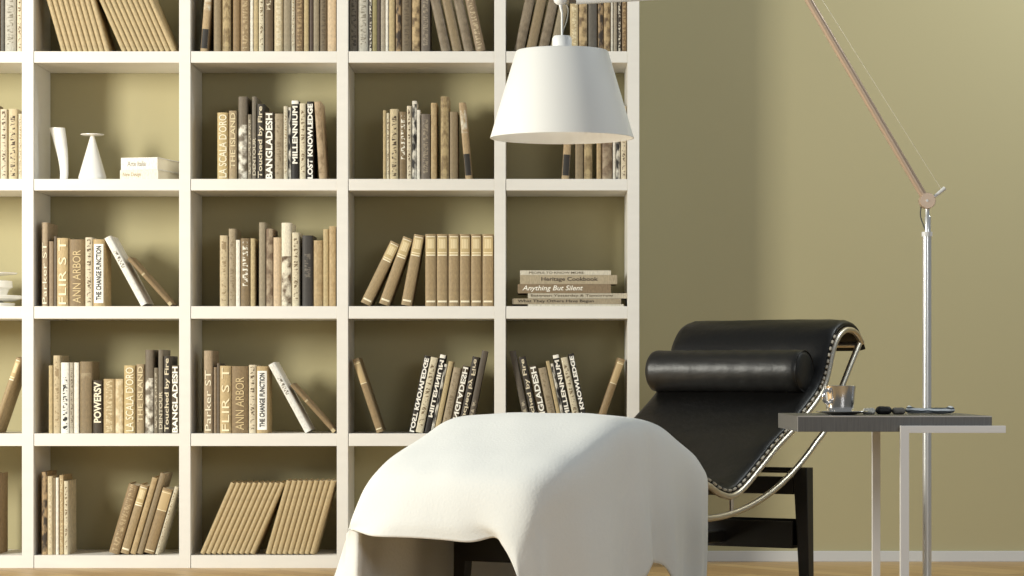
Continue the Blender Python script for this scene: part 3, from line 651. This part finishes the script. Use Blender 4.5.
# folded cloth and the small things beside it
def cloth_roll():
    y0 = 6.12; s0 = y0 / F
    e = empty('folded_cloth', ((930 - 536) * s0, y0, tz1), 'folded blue-grey and white striped cloth on the right of the tabletop', 'cloth')
    hl = .054; bm = bmesh.new(); rings = []; seg = 28
    for i in range(33):
        a = -1 + 2 * i / 32; x = a * hl; ends = (1 - abs(a) ** 8) ** .5 if abs(a) < 1 else 0
        zc = .0082 + .0030 * math.exp(-((abs(a) - .86) / .14) ** 2)
        ring = []
        for k in range(seg):
            th = 2 * math.pi * k / seg; r1 = (.030 + .002 * math.sin(a * 7)) * max(.12, ends); r2 = (.0062 + .0036 * math.exp(-((abs(a) - .86) / .12) ** 2) + .0008 * math.sin(th * 4 + a * 5)) * max(.25, ends)
            ring.append(bm.verts.new((x, r1 * math.cos(th), max(.0004, zc + r2 * math.sin(th)))))
        rings.append(ring)
    for A, B in zip(rings, rings[1:]):
        for k in range(seg): bm.faces.new((A[k], A[(k + 1) % seg], B[(k + 1) % seg], B[k]))
    bm.faces.new(rings[0]); bm.faces.new(rings[-1])
    m = bpy.data.materials.new('striped_cloth'); m.use_nodes = True; nt = m.node_tree; b = nt.nodes['Principled BSDF']; b.inputs['Roughness'].default_value = .9
    tc = nt.nodes.new('ShaderNodeTexCoord'); wv = nt.nodes.new('ShaderNodeTexWave'); wv.bands_direction = 'Z'; wv.inputs['Scale'].default_value = 42; wv.inputs['Distortion'].default_value = 3.2; wv.inputs['Detail'].default_value = 2; wv.inputs['Detail Scale'].default_value = .8
    nt.links.new(tc.outputs['Object'], wv.inputs['Vector']); cr = nt.nodes.new('ShaderNodeValToRGB'); cr.color_ramp.elements[0].color = lin((66, 76, 84)); cr.color_ramp.elements[0].position = .2; cr.color_ramp.elements[1].color = lin((226, 232, 234)); cr.color_ramp.elements[1].position = .5
    nt.links.new(wv.outputs[0], cr.inputs[0]); nt.links.new(cr.outputs[0], b.inputs['Base Color'])
    finish('cloth_roll', bm, m, e, smooth=True)
cloth_roll()
def pouch(name, label, cat, x0, x1, hz, c, rough, cr):
    y0 = 6.12; s0 = y0 / F; X0, X1 = (x0 - 536) * s0, (x1 - 536) * s0
    bm = bmesh.new(); rings = []; seg = 20; n = 14
    rr = random.Random(int(x0))
    for i in range(n + 1):
        a = i / n; e_ = (1 - (2 * a - 1) ** 6) ** .5 if 0 < a < 1 else .0
        ring = []
        for k in range(seg):
            th = 2 * math.pi * k / seg; j = 1 + cr * rr.uniform(-1, 1)
            ring.append(bm.verts.new((X0 + (X1 - X0) * a, y0 + .018 * j * max(.3, e_) * math.cos(th), tz1 + max(.0003, hz / 2 + hz / 2 * j * max(.4, e_) * math.sin(th)))))
        rings.append(ring)
    for A, B in zip(rings, rings[1:]):
        for k in range(seg): bm.faces.new((A[k], A[(k + 1) % seg], B[(k + 1) % seg], B[k]))
    bm.faces.new(rings[0]); bm.faces.new(rings[-1])
    tag(finish(name, bm, mat(name + '_mat', c, rough), None, smooth=True), label, cat)
pouch('crumpled_wrapper', 'small crumpled pale wrapper between the saucer and the black pouch', 'wrapper', 862.5, 875.3, .014, (214, 212, 200), .35, .22)
pouch('pouch', 'small black pouch lying behind the saucer on the tabletop', 'pouch', 875.8, 891.6, .018, (26, 25, 24), .6, .06)
pouch('napkin', 'small grey folded napkin between the black pouch and striped cloth', 'napkin', 892, 905.2, .0155, (122, 118, 110), .9, .08)

# ---------------------------------------------------------------- floor lamp with cantilevered arm
LY = 7.5; LS = LY / F
P = lambda x, y: at(x, y, LY)
lamp = empty('floor_lamp', (P(926.5, 0).x, LY, 0), 'tall chrome floor lamp with jointed arm and hanging white conical shade', 'floor lamp')
def lpart(name, bm, m, par=None, smooth=True):
    o = finish(name, bm, m, smooth=smooth, angle=50)
    if par: o.parent = par; o.matrix_parent_inverse = par.matrix_parent_inverse.copy() if False else Matrix.Identity(4); par_inv(o, par)
    else: o.parent = lamp; o.matrix_parent_inverse = Matrix.Translation(lamp.location).inverted()
    return o
def par_inv(o, par): o.matrix_parent_inverse = Matrix.Identity(4)     # parent part carries its own inverse, so world stays world
POLE = mat('bright_chrome', (240, 240, 238), .28, .75); ALU = mat('white_aluminium', (240, 240, 238), .4, 0.0); WARM_ALU = mat('aluminium_warm_reflection', (198, 174, 150), .38, .25)  # both arms are one aluminium; lower arm's tan is a warm reflection put into colour
jx, jz = P(927, 201).x, P(927, 201).z
bm = bmesh.new(); lathe(bm, [(0, 0), (.165, 0), (.168, .004), (.165, .010), (.03, .014), (.02, .02), (0, .02)], 64, jx, LY, 0); lpart('lamp_base', bm, POLE)
bm = bmesh.new(); tube(bm, [(jx, LY, .015), (jx, LY, P(0, 236).z)], .0120, 24); lpart('pole', bm, POLE)
bm = bmesh.new(); tube(bm, [(jx + .002, LY, P(0, 236).z), (jx + .002, LY, P(0, 217).z), (jx + .001, LY, P(0, 216).z), (jx + .001, LY, jz)], [.0085, .0085, .006, .006], 20); lpart('upper_pole', bm, POLE)
bm = bmesh.new(); tube(bm, [(jx, LY, P(0, 236.5).z), (jx, LY, P(0, 232).z)], .0145, 24); lpart('collar', bm, ALU)
bm = bmesh.new(); tube(bm, [(jx, LY - .016, jz), (jx, LY - .014, jz), (jx, LY + .012, jz)], [.0200, .0215, .0215], 32); j1 = lpart('joint_disc', bm, WARM_ALU)
bm = bmesh.new(); tube(bm, [(jx - .002, LY - .018, jz), (jx - .002, LY - .015, jz)], .0035, 14); lpart('joint_screw', bm, ALU, None)
e2 = P(801, -13)
bm = bmesh.new(); tube(bm, [P(925, 198) + Vector((0, 0, 0)), e2], .0105, 20); lpart('lower_arm', bm, WARM_ALU)
bm = bmesh.new(); tube(bm, [e2 + Vector((0, -.016, 0)), e2 + Vector((0, .016, 0))], .021, 32); lpart('elbow_disc', bm, WARM_ALU)
bm = bmesh.new(); tube(bm, [P(934, 197), P(945, 188)], [.0045, .0055], 12); lpart('lever', bm, ALU)
bm = bmesh.new(); tube(bm, [P(941, 189), P(816, -10)], .0011, 8); lpart('tension_wire', bm, mat('steel_wire', (222, 214, 186), .4, .3))
bm = bmesh.new(); tube(bm, spline([P(921, 207), P(920.5, 216), P(923, 224), P(926, 232)], 5), .0018, 8); lpart('cable', bm, mat('grey_cable', (92, 92, 88), .6))
bm = bmesh.new(); tube(bm, [P(576, -.6), e2], .0137, 24); lpart('upper_arm', bm, ALU)
hx = 561.5; bm = bmesh.new(); c = P(560.5, -2)
prof = [(0.0001, -.020), (.010, -.0175), (.0165, -.012), (.019, -.004), (.019, .006), (.014, .016), (0.0001, .020)]
lathe(bm, prof, 28, c.x, LY, c.z); lpart('head_joint', bm, ALU)
bm = bmesh.new(); tube(bm, [P(569, .3), P(577, -.2)], [.009, .0105], 20); lpart('arm_ferrule', bm, mat('dull_steel', (120, 112, 100), .35, .8))
sx_, Z = P(562, 0).x, lambda y: P(0, y).z
bm = bmesh.new(); tube(bm, [P(560.5, 3), P(561, 8), P(562, 13), (sx_, LY, Z(36))], [.0055, .0040, .0028, .0028], 14); lpart('stem', bm, ALU)
bm = bmesh.new(); tube(bm, spline([P(563, 1), P(568, 8), P(567, 20), P(563.5, 30), P(562, 36)], 5), .0016, 8); lpart('shade_cable', bm, mat('pale_cable', (150, 148, 140), .6))
bm = bmesh.new(); lathe(bm, [(0, Z(36) - Z(47)), (.0262, 0), (.0262, Z(38.5) - Z(49.5)), (.022, Z(36) - Z(49.5)), (0, Z(35.6) - Z(49.5))][1:], 36, sx_, LY, Z(49.5)); lpart('shade_cap', bm, ALU)
zt, zb_ = Z(51.3), Z(138.3); Rt, Rb = 46.3 * LS, 72 * LS; tk = .0022
bm = bmesh.new()
lathe(bm, [(.012, zt + .001), (Rt - .003, zt + .001), (Rt, zt - .0015), (Rb, zb_), (Rb - tk, zb_), (Rt - tk, zt - .004), (.012, zt - .003)], 96, sx_, LY, 0, close=True)
lpart('lamp_shade', bm, mat('white_shade', (244, 243, 238), .6))
bm = bmesh.new(); lathe(bm, [(.0001, zt - .11), (.016, zt - .10), (.028, zt - .08), (.028, zt - .065), (.014, zt - .03), (.013, zt - .003), (.0001, zt - .003)], 28, sx_, LY, 0); lpart('bulb', bm, mat('opal_bulb', (246, 244, 236), .3))

bl = bpy.data.lights.new('shade_fill_light', 'POINT'); bl.energy = .35; bl.shadow_soft_size = .02; bl.color = (1.0, .97, .9)  # point light added below the bulb to brighten the inside of the shade
bo = bpy.data.objects.new('shade_fill_light', bl); C.objects.link(bo); bo.location = (sx_, LY, zt - .135)
